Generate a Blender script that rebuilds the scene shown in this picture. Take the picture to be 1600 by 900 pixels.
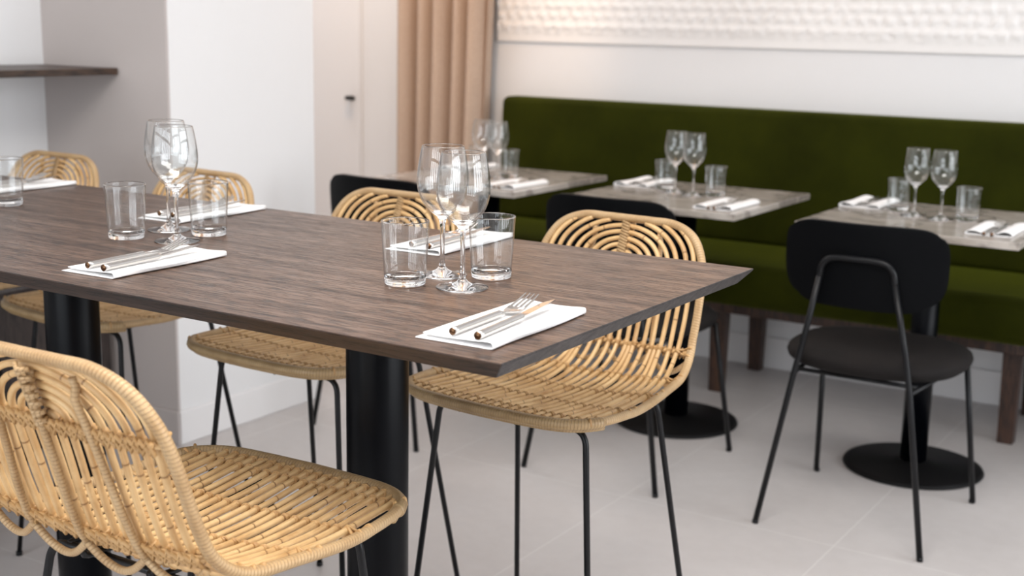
import bpy, bmesh, math, random
from mathutils import Vector, Matrix, Quaternion
random.seed(7)
for o in list(bpy.data.objects):
    bpy.data.objects.remove(o, do_unlink=True)
S = bpy.context.scene
PI = math.pi

# ------------------------------------------------------------------ camera
cd = bpy.data.cameras.new('camera')
cam = bpy.data.objects.new('camera', cd)
S.collection.objects.link(cam)
R_ = Vector((0.8407804, 0.5410452, 0.0189311)); U_ = Vector((-0.1243031, 0.1588957, 0.9794391)); B_ = Vector((0.5269128, -0.8258464, 0.2008500))
m = Matrix((R_, U_, B_)).transposed().to_4x4()
m.translation = Vector((0, 0, 1.275))
cam.matrix_world = m
cd.sensor_width = 36.0
cd.lens = 2013.87 / 1600 * 36.0
cd.clip_start = 0.02
cd.dof.use_dof = True
cd.dof.focus_distance = 1.86
cd.dof.aperture_fstop = 4.9
S.camera = cam

# ------------------------------------------------------------------ world, daylight, exposure
W = bpy.data.worlds.new('daylight')
S.world = W
W.use_nodes = True
bg = W.node_tree.nodes['Background']
bg.inputs[0].default_value = (0.86, 0.92, 1.0, 1)
bg.inputs[1].default_value = 1.6

def area(name, loc, target, sx, sy, power, col):
    l = bpy.data.lights.new(name, 'AREA')
    l.shape = 'RECTANGLE'; l.size = sx; l.size_y = sy; l.energy = power; l.color = col
    o = bpy.data.objects.new(name, l)
    S.collection.objects.link(o)
    o.location = loc
    o.rotation_euler = (Vector(target) - Vector(loc)).to_track_quat('-Z', 'Y').to_euler()
    return o

# daylight coming in through the window openings (right wall and the wall behind the camera)
for k in range(4):
    area('daylight_right_bay', (2.78, 1.32 + k * 0.82, 1.55), (0.0, 1.25 + k * 0.80, 1.10), 0.62, 2.2, 24, (0.95, 0.97, 1.0))
for k in range(5):
    area('daylight_rear_bay', (-2.74 + k * 0.72, -2.78, 1.65), (-2.6 + k * 0.66, 0.0, 1.05), 0.46, 2.2, 15, (0.90, 0.95, 1.0))
# added fill lights, no fixtures: over the high table and in the passage
area('added_fill_dining', (-0.5, 0.9, 2.90), (-0.7, 1.3, 0.0), 2.2, 1.2, 98, (1.0, 0.955, 0.91))
area('added_fill_passage', (-3.75, 3.95, 2.90), (-3.75, 4.1, 0.0), 1.2, 0.7, 21, (1.0, 0.95, 0.93))
# added warm spot on the curtain, which warms its reflection in the tabletop
def spot(name, loc, target, power, angle, col, blend=0.6):
    l = bpy.data.lights.new(name, 'SPOT')
    l.energy = power; l.spot_size = math.radians(angle); l.spot_blend = blend; l.color = col; l.shadow_soft_size = 0.04
    o = bpy.data.objects.new(name, l)
    S.collection.objects.link(o)
    o.location = loc
    o.rotation_euler = (Vector(target) - Vector(loc)).to_track_quat('-Z', 'Y').to_euler()
    return o
WARM = (1.0, 0.62, 0.34)
spot('added_curtain_spot', (-2.75, 3.55, 2.80), (-3.20, 4.5, 1.65), 60, 60, WARM)

S.view_settings.view_transform = 'Standard'
S.view_settings.look = 'None'
S.view_settings.gamma = 1.0
S.view_settings.use_curve_mapping = False
S.view_settings.exposure = 0.0
S.cycles.max_bounces = 14
S.cycles.transmission_bounces = 14
S.cycles.transparent_max_bounces = 12

# ------------------------------------------------------------------ materials
def mat(name, base=(0.8, 0.8, 0.8), rough=0.5, metal=0.0, **kw):
    m = bpy.data.materials.new(name)
    m.use_nodes = True
    b = m.node_tree.nodes['Principled BSDF']
    b.inputs['Base Color'].default_value = (*base, 1)
    b.inputs['Roughness'].default_value = rough
    b.inputs['Metallic'].default_value = metal
    for k, v in kw.items():
        b.inputs[k.replace('_', ' ')].default_value = v
    return m
def N(m, t, **kw):
    n = m.node_tree.nodes.new(t)
    for k, v in kw.items():
        if k in n.inputs: n.inputs[k].default_value = v
        else: setattr(n, k, v)
    return n
def L(m, a, b): m.node_tree.links.new(a, b)
def bsdf(m): return m.node_tree.nodes['Principled BSDF']
def coords(m, kind='Object', scale=(1, 1, 1), rot=(0, 0, 0)):
    t = N(m, 'ShaderNodeTexCoord'); mp = N(m, 'ShaderNodeMapping')
    mp.inputs['Scale'].default_value = scale; mp.inputs['Rotation'].default_value = rot
    L(m, t.outputs[kind], mp.inputs['Vector'])
    return mp.outputs[0]
def ramp(m, fac, stops):
    r = N(m, 'ShaderNodeValToRGB')
    e = r.color_ramp.elements
    while len(e) < len(stops): e.new(0.5)
    for el, (p, c) in zip(e, stops):
        el.position = p; el.color = (*c, 1)
    L(m, fac, r.inputs[0])
    return r.outputs[0]
def bump(m, h, strength=0.3, dist=0.002, prev=None):
    b = N(m, 'ShaderNodeBump'); b.inputs['Strength'].default_value = strength; b.inputs['Distance'].default_value = dist
    L(m, h, b.inputs['Height'])
    if prev is not None: L(m, prev, b.inputs['Normal'])
    return b.outputs[0]
def noise(m, v, scale, detail=4, rough=0.5):
    n = N(m, 'ShaderNodeTexNoise'); n.inputs['Scale'].default_value = scale; n.inputs['Detail'].default_value = detail
    n.inputs['Roughness'].default_value = rough
    L(m, v, n.inputs['Vector'])
    return n.outputs['Fac']
def mixc(m, fac, a, b, blend='MIX'):
    x = N(m, 'ShaderNodeMix'); x.data_type = 'RGBA'; x.blend_type = blend
    for s, val in ((0, fac), (6, a), (7, b)):
        if hasattr(val, 'is_linked') or hasattr(val, 'links'): L(m, val, x.inputs[s])
        elif s == 0: x.inputs[0].default_value = val
        else: x.inputs[s].default_value = (*val, 1)
    return x.outputs[2]

M = {}
def plaster(name, col, rough=0.7):
    m = mat(name, col, rough)
    v = coords(m)
    L(m, bump(m, noise(m, v, 60, 5), 0.12, 0.002), bsdf(m).inputs['Normal'])
    L(m, ramp(m, noise(m, v, 1.3, 3), [(0.3, tuple(c * 0.97 for c in col)), (0.7, col)]), bsdf(m).inputs['Base Color'])
    return m
M['wall'] = plaster('white_wall_paint', (0.80, 0.80, 0.805))
M['shaded_wall'] = plaster('white_wall_paint_shaded', (0.52, 0.47, 0.45))  # shade on the recess wall is put into this greyer colour
M['ceiling'] = plaster('ceiling_paint', (0.85, 0.84, 0.83))
M['trim'] = mat('trim_paint', (0.82, 0.81, 0.81), 0.4)

# floor: large pale tiles with faint joints
m = M['floor'] = mat('pale_floor_tile', (0.6, 0.55, 0.53), 0.42)
v = coords(m)
n1 = noise(m, v, 1.1, 5, 0.6); n2 = noise(m, v, 22, 6, 0.6)
c1 = ramp(m, n1, [(0.25, (0.54, 0.51, 0.50)), (0.75, (0.63, 0.60, 0.59))])
c2 = mixc(m, 0.12, c1, ramp(m, n2, [(0.3, (0.42, 0.39, 0.37)), (0.7, (0.68, 0.65, 0.63))]))
bt = N(m, 'ShaderNodeTexBrick'); bt.offset = 0.0; bt.offset_frequency = 1
mp = N(m, 'ShaderNodeMapping'); mp.inputs['Location'].default_value = (0.95 + 3.6, -3.02 + 4.8, 0)
tc = N(m, 'ShaderNodeTexCoord'); L(m, tc.outputs['Object'], mp.inputs['Vector']); L(m, mp.outputs[0], bt.inputs['Vector'])
bt.inputs['Scale'].default_value = 1.0; bt.inputs['Brick Width'].default_value = 0.6; bt.inputs['Row Height'].default_value = 1.2
bt.inputs['Mortar Size'].default_value = 0.0016; bt.inputs['Mortar Smooth'].default_value = 0.1
c3 = mixc(m, bt.outputs['Fac'], c2, (0.70, 0.68, 0.66))
L(m, c3, bsdf(m).inputs['Base Color'])
L(m, ramp(m, n1, [(0.3, (0.36,) * 3), (0.7, (0.50,) * 3)]), bsdf(m).inputs['Roughness'])
L(m, bump(m, n2, 0.05, 0.002), bsdf(m).inputs['Normal'])

# dark oak table top, grain along x
def wood(name, dark, mid, light, rough=0.36, scale=1.0, axis='x', bs=0.35):
    m = mat(name, mid, rough)
    sc = {'x': (1.6, 42, 42), 'z': (42, 42, 1.6), 'y': (42, 1.6, 42)}[axis]
    v = coords(m, scale=tuple(s * scale for s in sc))
    g = noise(m, v, 1.0, 8, 0.72)
    sc2 = {'x': (20, 210, 210), 'z': (210, 210, 20), 'y': (210, 20, 210)}[axis]
    v2 = coords(m, scale=tuple(s * scale for s in sc2))
    p = noise(m, v2, 1.0, 3, 0.6)
    c = ramp(m, g, [(0.32, dark), (0.5, mid), (0.68, light)])
    pores = ramp(m, p, [(0.42, (0.16,) * 3), (0.49, (1, 1, 1))])
    L(m, mixc(m, 0.85, c, pores, 'MULTIPLY'), bsdf(m).inputs['Base Color'])
    b1 = bump(m, pores, bs, 0.0005)
    L(m, bump(m, g, 0.25, 0.0008, b1), bsdf(m).inputs['Normal'])
    L(m, ramp(m, g, [(0.3, (rough + 0.08,) * 3), (0.7, (rough - 0.04,) * 3)]), bsdf(m).inputs['Roughness'])
    return m
M['tabletop'] = wood('dark_stained_oak', (0.042, 0.022, 0.014), (0.108, 0.060, 0.038), (0.180, 0.108, 0.072), 0.33, bs=0.9)
bsdf(M['tabletop']).inputs['Specular IOR Level'].default_value = 0.40
M['tabletop_edge'] = wood('dark_stained_oak_end_edge', (0.018, 0.015, 0.015), (0.032, 0.027, 0.026), (0.050, 0.042, 0.040), 0.45)  # end edges in a darker, greyer tone than the top
M['tabletop_long_edge'] = wood('dark_stained_oak_long_edge', (0.018, 0.009, 0.006), (0.034, 0.018, 0.012), (0.055, 0.030, 0.020), 0.42)
M['bench_wood'] = wood('walnut_bench_wood', (0.030, 0.013, 0.008), (0.055, 0.024, 0.014), (0.085, 0.040, 0.022), 0.42, axis='z')
M['shelf_wood'] = wood('dark_shelf_wood', (0.030, 0.018, 0.012), (0.060, 0.034, 0.022), (0.10, 0.055, 0.034), 0.40, axis='y')
M['cabinet'] = wood('dark_brown_cabinet_wood', (0.030, 0.020, 0.017), (0.042, 0.029, 0.025), (0.055, 0.038, 0.032), 0.5, axis='z')

# powder coated black metal
m = M['metal'] = mat('black_powder_coated_steel', (0.003, 0.0034, 0.0045), 0.36, 0.0)
bsdf(m).inputs['Specular IOR Level'].default_value = 0.30
L(m, bump(m, noise(m, coords(m), 900, 3), 0.10, 0.0004), bsdf(m).inputs['Normal'])
m = M['column'] = mat('black_textured_column_paint', (0.0010, 0.0014, 0.0026), 0.30, 0.0, Specular_IOR_Level=0.12)
L(m, bump(m, noise(m, coords(m), 1400, 3), 0.18, 0.0004), bsdf(m).inputs['Normal'])
m = M['cast_base'] = mat('black_cast_iron_base', (0.004, 0.004, 0.0045), 0.5, 0.0, Specular_IOR_Level=0.2)
L(m, bump(m, noise(m, coords(m), 300, 4), 0.25, 0.0006), bsdf(m).inputs['Normal'])

# rattan: uv.x runs along each cane in metres, uv.y round it
def rattan(name, lo, mid, hi, wrapped=False):
    m = mat(name, mid, 0.42)
    uv = N(m, 'ShaderNodeUVMap')
    sep = N(m, 'ShaderNodeSeparateXYZ'); L(m, uv.outputs[0], sep.inputs[0])
    mp = N(m, 'ShaderNodeMapping'); mp.inputs['Scale'].default_value = (7, 4, 1); L(m, uv.outputs[0], mp.inputs['Vector'])
    f = noise(m, mp.outputs[0], 1.0, 5, 0.65)
    c = ramp(m, f, [(0.28, lo), (0.48, mid), (0.74, hi)])
    v = coords(m, scale=(22, 22, 22))
    c = mixc(m, 0.35, c, ramp(m, noise(m, v, 1.0, 4, 0.6), [(0.35, lo), (0.65, hi)]))
    if wrapped:
        w = N(m, 'ShaderNodeMath', operation='MULTIPLY_ADD'); w.inputs[1].default_value = 1 / 0.0052
        L(m, sep.outputs[0], w.inputs[0]); L(m, sep.outputs[1], w.inputs[2])
        fr = N(m, 'ShaderNodeMath', operation='PINGPONG'); fr.inputs[1].default_value = 0.5; L(m, w.outputs[0], fr.inputs[0])
        prof = ramp(m, fr.outputs[0], [(0.0, (0, 0, 0)), (0.16, (1, 1, 1))])
        c = mixc(m, prof, mixc(m, 0.5, c, (lo[0] * 0.55, lo[1] * 0.45, lo[2] * 0.35)), c)
        L(m, bump(m, prof, 0.6, 0.0012), bsdf(m).inputs['Normal'])
    else:
        # nodes: a dark hairline every so often along the cane
        w = N(m, 'ShaderNodeMath', operation='MULTIPLY'); w.inputs[1].default_value = 1 / 0.13; L(m, sep.outputs[0], w.inputs[0])
        fr = N(m, 'ShaderNodeMath', operation='PINGPONG'); fr.inputs[1].default_value = 0.5; L(m, w.outputs[0], fr.inputs[0])
        prof = ramp(m, fr.outputs[0], [(0.0, (0, 0, 0)), (0.014, (1, 1, 1))])
        c = mixc(m, prof, (lo[0] * 0.5, lo[1] * 0.4, lo[2] * 0.3), c)
        mp2 = N(m, 'ShaderNodeMapping'); mp2.inputs['Scale'].default_value = (30, 26, 1); L(m, uv.outputs[0], mp2.inputs['Vector'])
        L(m, bump(m, noise(m, mp2.outputs[0], 1.0, 3), 0.15, 0.0006, bump(m, prof, 0.4, 0.0006)), bsdf(m).inputs['Normal'])
    L(m, c, bsdf(m).inputs['Base Color'])
    bsdf(m).inputs['Subsurface Weight'].default_value = 0.0
    return m
M['cane'] = rattan('natural_rattan_cane', (0.40, 0.21, 0.08), (0.68, 0.43, 0.19), (0.83, 0.60, 0.32))
M['cane_rim'] = rattan('natural_rattan_rim', (0.36, 0.21, 0.09), (0.51, 0.335, 0.165), (0.61, 0.44, 0.25), True)
M['cane_bind'] = rattan('natural_rattan_binding', (0.25, 0.15, 0.065), (0.42, 0.28, 0.135), (0.55, 0.39, 0.21), True)
M['lashing'] = rattan('rattan_peel_lashing', (0.34, 0.175, 0.06), (0.52, 0.30, 0.115), (0.64, 0.41, 0.19))

# green velvet
m = M['velvet'] = mat('olive_green_velvet', (0.035, 0.050, 0.006), 0.75)
v = coords(m)
L(m, ramp(m, noise(m, v, 5, 5, 0.6), [(0.3, (0.0145, 0.0170, 0.0010)), (0.7, (0.025, 0.0290, 0.0018))]), bsdf(m).inputs['Base Color'])
bsdf(m).inputs['Sheen Weight'].default_value = 0.30
bsdf(m).inputs['Sheen Roughness'].default_value = 0.45
bsdf(m).inputs['Sheen Tint'].default_value = (0.26, 0.29, 0.03, 1)
bsdf(m).inputs['Specular IOR Level'].default_value = 0.05
L(m, bump(m, noise(m, v, 400, 3), 0.2, 0.001), bsdf(m).inputs['Normal'])

m = M['seatfab'] = mat('charcoal_seat_fabric', (0.030, 0.025, 0.024), 0.8)
v = coords(m)
L(m, ramp(m, noise(m, v, 9, 4), [(0.3, (0.007, 0.006, 0.006)), (0.7, (0.012, 0.0095, 0.009))]), bsdf(m).inputs['Base Color'])
L(m, bump(m, noise(m, v, 700, 3), 0.3, 0.001), bsdf(m).inputs['Normal'])
bsdf(m).inputs['Specular IOR Level'].default_value = 0.2
m = M['shell'] = mat('matt_black_backrest', (0.0020, 0.0023, 0.003), 0.55, 0.0, Specular_IOR_Level=0.07)
L(m, bump(m, noise(m, coords(m), 500, 3), 0.1, 0.0005), bsdf(m).inputs['Normal'])

# marble
m = M['marble'] = mat('pale_veined_marble', (0.6, 0.55, 0.5), 0.16)
v = coords(m)
wv = noise(m, v, 3.0, 8, 0.65)
vm = N(m, 'ShaderNodeVectorMath', operation='SCALE'); L(m, v, vm.inputs[0]); vm.inputs['Scale'].default_value = 1.0
ad = N(m, 'ShaderNodeVectorMath', operation='ADD'); L(m, v, ad.inputs[0])
nn = N(m, 'ShaderNodeTexNoise'); nn.inputs['Scale'].default_value = 2.2; nn.inputs['Detail'].default_value = 5; L(m, v, nn.inputs['Vector'])
L(m, nn.outputs['Color'], ad.inputs[1])
vo = N(m, 'ShaderNodeTexNoise'); vo.inputs['Scale'].default_value = 3.4; vo.inputs['Detail'].default_value = 6; L(m, ad.outputs[0], vo.inputs['Vector'])
ve = N(m, 'ShaderNodeMath', operation='SUBTRACT'); ve.inputs[1].default_value = 0.5; L(m, vo.outputs['Fac'], ve.inputs[0])
va = N(m, 'ShaderNodeMath', operation='ABSOLUTE'); L(m, ve.outputs[0], va.inputs[0])
c = mixc(m, ramp(m, va.outputs[0], [(0.0, (0.75,) * 3), (0.05, (0,) * 3)]), ramp(m, wv, [(0.3, (0.27, 0.235, 0.205)), (0.5, (0.42, 0.375, 0.33)), (0.72, (0.62, 0.58, 0.54))]), (0.17, 0.15, 0.135))
L(m, c, bsdf(m).inputs['Base Color'])

m = M['napkin'] = mat('white_paper_napkin', (0.93, 0.925, 0.92), 0.75)
L(m, bump(m, noise(m, coords(m), 900, 3), 0.25, 0.0006), bsdf(m).inputs['Normal'])
m = M['steel'] = mat('brushed_stainless_steel', (0.62, 0.60, 0.58), 0.24, 1.0)
L(m, bump(m, noise(m, coords(m, scale=(1, 0.03, 1)), 2500, 2), 0.06, 0.0002), bsdf(m).inputs['Normal'])
m = M['steel_cap'] = mat('steel_end_brown_reflection', (0.20, 0.11, 0.06), 0.35, 1.0)  # brown reflection on the steel handle ends, put into the colour

m = M['glass'] = mat('clear_glass', (1, 1, 1), 0.0)
bsdf(m).inputs['Transmission Weight'].default_value = 1.0
bsdf(m).inputs['IOR'].default_value = 1.5
# thin drinking-glass wall: clear, fresnel reflections, a little denser seen edge-on
m = M['thin_glass'] = bpy.data.materials.new('thin_clear_glass_wall')
m.use_nodes = True
nt = m.node_tree; nt.nodes.clear()
out = nt.nodes.new('ShaderNodeOutputMaterial'); mx = nt.nodes.new('ShaderNodeMixShader'); tr = nt.nodes.new('ShaderNodeBsdfTransparent')
gl = nt.nodes.new('ShaderNodeBsdfGlossy'); gl.inputs['Roughness'].default_value = 0.0; gl.inputs['Color'].default_value = (1, 1, 1, 1)
lw = nt.nodes.new('ShaderNodeLayerWeight'); lw.inputs['Blend'].default_value = 0.5
cr = nt.nodes.new('ShaderNodeValToRGB'); cr.color_ramp.elements[0].position = 0.72; cr.color_ramp.elements[0].color = (0.985, 0.99, 0.99, 1)
cr.color_ramp.elements[1].position = 1.0; cr.color_ramp.elements[1].color = (0.10, 0.105, 0.11, 1)
pw = nt.nodes.new('ShaderNodeMath'); pw.operation = 'POWER'; pw.inputs[1].default_value = 4.0
fr = nt.nodes.new('ShaderNodeMath'); fr.operation = 'MULTIPLY_ADD'; fr.inputs[1].default_value = 0.93; fr.inputs[2].default_value = 0.045
nt.links.new(lw.outputs['Facing'], pw.inputs[0]); nt.links.new(pw.outputs[0], fr.inputs[0])
nt.links.new(lw.outputs['Facing'], cr.inputs[0]); nt.links.new(cr.outputs[0], tr.inputs['Color'])
nt.links.new(fr.outputs[0], mx.inputs[0]); nt.links.new(tr.outputs[0], mx.inputs[1]); nt.links.new(gl.outputs[0], mx.inputs[2]); nt.links.new(mx.outputs[0], out.inputs[0])
m = M['pane'] = mat('window_pane_glass', (1, 1, 1), 0.0)
bsdf(m).inputs['Transmission Weight'].default_value = 1.0
bsdf(m).inputs['IOR'].default_value = 1.01

m = M['curtain'] = mat('taupe_curtain_fabric', (0.42, 0.30, 0.225), 0.85)
v = coords(m)
L(m, ramp(m, noise(m, v, 260, 3), [(0.3, (0.44, 0.325, 0.25)), (0.7, (0.56, 0.43, 0.34))]), bsdf(m).inputs['Base Color'])
L(m, bump(m, noise(m, v, 800, 2), 0.25, 0.001), bsdf(m).inputs['Normal'])
bsdf(m).inputs['Specular IOR Level'].default_value = 0.1
m = M['lace'] = mat('white_plaster_relief', (0.86, 0.845, 0.83), 0.75)
m = M['black_knob'] = mat('matt_black_knob', (0.01, 0.01, 0.01), 0.4)
m = M['window_frame'] = mat('window_frame_paint', (0.05, 0.05, 0.055), 0.4)
m = M['lamp_warm'] = mat('warm_lamp_glow', (1, 0.7, 0.4), 0.4)
bsdf(m).inputs['Emission Color'].default_value = (1.0, 0.62, 0.30, 1)
bsdf(m).inputs['Emission Strength'].default_value = 25

# ------------------------------------------------------------------ mesh helpers
def link(name, me, material, parent=None, smooth=False):
    o = bpy.data.objects.new(name, me)
    S.collection.objects.link(o)
    if material is not None: me.materials.append(material)
    if smooth:
        for p in me.polygons: p.use_smooth = True
    if parent is not None: o.parent = parent
    return o
def tag(o, label=None, cat=None, group=None, kind=None):
    if label: o['label'] = label
    if cat: o['category'] = cat
    if group: o['group'] = group
    if kind: o['kind'] = kind
    return o
def empty(name, loc, rz=0.0):
    o = bpy.data.objects.new(name, None)
    S.collection.objects.link(o)
    o.location = loc; o.rotation_euler = (0, 0, rz); o.empty_display_size = 0.1
    return o
def copy_tree(o, loc, rz, label):
    c = o.copy(); S.collection.objects.link(c)
    c.location = loc; c.rotation_euler = (0, 0, rz)
    c['label'] = label
    for ch in list(o.children):
        d = ch.copy(); S.collection.objects.link(d); d.parent = c
        for g in list(ch.children):
            e = g.copy(); S.collection.objects.link(e); e.parent = d
    return c
def bm_obj(name, bm, material, parent=None, smooth=False, bevel=0.0, seg=2, recalc=True):
    if recalc: bmesh.ops.recalc_face_normals(bm, faces=bm.faces)
    me = bpy.data.meshes.new(name)
    bm.to_mesh(me); bm.free()
    o = link(name, me, material, parent, smooth)
    if bevel > 0:
        b = o.modifiers.new('bevel', 'BEVEL'); b.width = bevel; b.segments = seg; b.limit_method = 'ANGLE'; b.angle_limit = math.radians(40)
    return o
def add_box(bm, x0, x1, y0, y1, z0, z1):
    vs = [bm.verts.new((x, y, z)) for x in (x0, x1) for y in (y0, y1) for z in (z0, z1)]
    for f in ((0, 1, 3, 2), (4, 6, 7, 5), (0, 4, 5, 1), (2, 3, 7, 6), (0, 2, 6, 4), (1, 5, 7, 3)):
        bm.faces.new([vs[i] for i in f])
def boxes(name, bl, material, parent=None, bevel=0.0, seg=2):
    bm = bmesh.new()
    for b in bl: add_box(bm, *b)
    return bm_obj(name, bm, material, parent, False, bevel, seg)
def structure(o): o['kind'] = 'structure'; return o

class MB:
    """collects tubes with uv (x = metres along the tube, y = turn)"""
    def __init__(s): s.v = []; s.f = []; s.uv = []
    def tube(s, pts, r, n=8, closed=False, up=None, caps=True, off=None, flat=None):
        pts = [Vector(p) for p in pts]
        k = len(pts)
        rr = r if isinstance(r, (list, tuple)) else [r] * k
        off = random.random() * 5 if off is None else off
        T = []
        for i in range(k):
            if closed: t = pts[(i + 1) % k] - pts[i - 1]
            else: t = pts[min(i + 1, k - 1)] - pts[max(i - 1, 0)]
            T.append(t.normalized() if t.length > 1e-9 else Vector((0, 0, 1)))
        ref = Vector(up) if up else (Vector((0, 0, 1)) if abs(T[0].z) < 0.9 else Vector((1, 0, 0)))
        nrm = (ref - T[0] * ref.dot(T[0])).normalized()
        base = len(s.v); L_ = 0.0; Ls = []
        for i in range(k):
            if i: L_ += (pts[i] - pts[i - 1]).length
            Ls.append(L_ + off)
            nrm = (nrm - T[i] * nrm.dot(T[i])).normalized()
            bi = T[i].cross(nrm)
            for j in range(n):
                a = 2 * PI * j / n
                fl = flat if flat else 1.0
                s.v.append(tuple(pts[i] + (nrm * math.cos(a) * rr[i] * fl + bi * math.sin(a) * rr[i])))
        m_ = k if closed else k - 1
        for i in range(m_):
            i2 = (i + 1) % k
            la = Ls[i]; lb = Ls[i2] if i2 else Ls[i] + (pts[0] - pts[i]).length
            for j in range(n):
                j2 = (j + 1) % n
                s.f.append((base + i * n + j, base + i2 * n + j, base + i2 * n + j2, base + i * n + j2))
                s.uv += [(la, j / n), (lb, j / n), (lb, (j + 1) / n), (la, (j + 1) / n)]
        if not closed and caps:
            s.f.append(tuple(base + j for j in range(n))); s.uv += [(Ls[0], 0)] * n
            s.f.append(tuple(base + (k - 1) * n + j for j in reversed(range(n)))); s.uv += [(Ls[-1], 0)] * n
    def build(s, name, material, parent=None, smooth=True):
        me = bpy.data.meshes.new(name)
        me.from_pydata(s.v, [], s.f)
        uvl = me.uv_layers.new(name='UVMap')
        flat = [c for uv in s.uv for c in uv]
        uvl.data.foreach_set('uv', flat)
        me.update()
        return link(name, me, material, parent, smooth)
def lathe(bm, prof, n=48, cx=0, cy=0):
    """profile of (r, z); closed surface when it starts and ends at r = 0"""
    rings = []
    for r, z in prof:
        if r < 1e-6: rings.append([bm.verts.new((cx, cy, z))])
        else: rings.append([bm.verts.new((cx + r * math.cos(2 * PI * i / n), cy + r * math.sin(2 * PI * i / n), z)) for i in range(n)])
    for a, b in zip(rings, rings[1:]):
        if len(a) == 1 and len(b) == 1: continue
        for i in range(n):
            j = (i + 1) % n
            if len(a) == 1: bm.faces.new((a[0], b[j], b[i]))
            elif len(b) == 1: bm.faces.new((a[i], a[j], b[0]))
            else: bm.faces.new((a[i], a[j], b[j], b[i]))
def crom(P, n=8, closed=False):
    P = [Vector(p) for p in P]; k = len(P); out = []
    rng = range(k) if closed else range(k - 1)
    for i in rng:
        p0 = P[i - 1] if (closed or i > 0) else P[0] * 2 - P[1]
        p1 = P[i]; p2 = P[(i + 1) % k]
        p3 = P[(i + 2) % k] if (closed or i + 2 < k) else P[-1] * 2 - P[-2]
        for j in range(n):
            t = j / n
            out.append(0.5 * ((2 * p1) + (p2 - p0) * t + (2 * p0 - 5 * p1 + 4 * p2 - p3) * t * t + (3 * p1 - p0 - 3 * p2 + p3) * t ** 3))
    if not closed: out.append(P[-1].copy())
    return out

# ------------------------------------------------------------------ the room
YB = 4.58; XR = 2.5; YF = -2.5; ZC = 2.95; XL = -3.41
structure(boxes('floor', [(-5.2, XR + 0.15, YF - 0.15, YB + 0.15, -0.12, 0.0)], M['floor']))
structure(boxes('ceiling', [(-5.2, XR + 0.15, YF - 0.15, YB + 0.15, ZC, ZC + 0.12)], M['ceiling']))
structure(boxes('wall_back', [(-5.2, XR + 0.15, YB, YB + 0.15, 0, ZC)], M['wall']))
structure(boxes('wall_left', [(XL - 0.15, XL, YF, 2.63, 0, ZC)], M['wall']))
structure(boxes('wall_pillar', [(-5.2, -2.862, 2.63, 3.25, 0, ZC)], M['wall']))
structure(boxes('wall_recess', [(XL, -2.864, 2.622, 2.63, 0, ZC)], M['shaded_wall']))
structure(boxes('wall_passage', [(-5.2, -5.05, 3.25, YB, 0, ZC)], M['wall']))
# right wall with one long window, wall behind the camera with another
structure(boxes('wall_right', [(XR, XR + 0.15, YF, 0.9, 0, ZC), (XR, XR + 0.15, 4.2, YB, 0, ZC), (XR, XR + 0.15, 0.9, 4.2, 0, 0.35), (XR, XR + 0.15, 0.9, 4.2, 2.55, ZC)], M['wall']))
structure(boxes('wall_front', [(XL - 0.15, -3.1, YF - 0.15, YF, 0, ZC), (0.5, XR + 0.15, YF - 0.15, YF, 0, ZC), (-3.1, 0.5, YF - 0.15, YF, 0, 0.4), (-3.1, 0.5, YF - 0.15, YF, 2.6, ZC)], M['wall']))
def window(name, axis, at, a0, a1, z0, z1, n):
    w = 0.10; bl = []
    xs = [a0 + (a1 - a0) * i / n for i in range(n + 1)]
    for i, x in enumerate(xs):
        q0 = x if i == 0 else (x - w if i == n else x - w / 2)
        bl.append((q0, q0 + w, z0, z1))
    for z in (z0, z0 + (z1 - z0) * 0.68, z1 - w):
        bl.append((a0, a1, z, z + w))
    if axis == 'x': bb = [(at, at + 0.06, p, q, r, s) for p, q, r, s in bl]
    else: bb = [(p, q, at, at + 0.06, r, s) for p, q, r, s in bl]
    fr = structure(boxes(name, bb, M['window_frame']))
    return fr
window('window_1', 'x', XR + 0.05, 0.9, 4.2, 0.35, 2.55, 4)
window('window_2', 'y', YF - 0.1, -3.1, 0.5, 0.4, 2.6, 5)
# skirting boards
structure(boxes('baseboard_back', [(-2.95, XR, YB - 0.014, YB, 0, 0.122)], M['trim'], bevel=0.004))
structure(boxes('baseboard_pillar', [(-2.862, -2.850, 2.612, 3.262, 0, 0.105)], M['trim'], bevel=0.004))
structure(boxes('baseboard_recess', [(XL, -2.850, 2.610, 2.622, 0, 0.105)], M['shaded_wall'], bevel=0.004))
# flush door in the far wall
d = structure(boxes('door_1', [(-4.72, -3.753, YB - 0.008, YB - 0.001, 0.01, 2.4)], M['trim'], bevel=0.002))
mb = MB(); mb.tube([(-3.80, YB - 0.008, 0.933), (-3.80, YB - 0.045, 0.933)], 0.010, 12)
mb.tube([(-3.80, YB - 0.045, 0.933), (-3.755, YB - 0.047, 0.933)], 0.010, 12)
mb.build('door_handle', M['black_knob'], d)
structure(boxes('trim_1', [(-3.749, -3.739, YB - 0.010, YB, 0, 2.4)], M['trim'], bevel=0.002))

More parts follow.
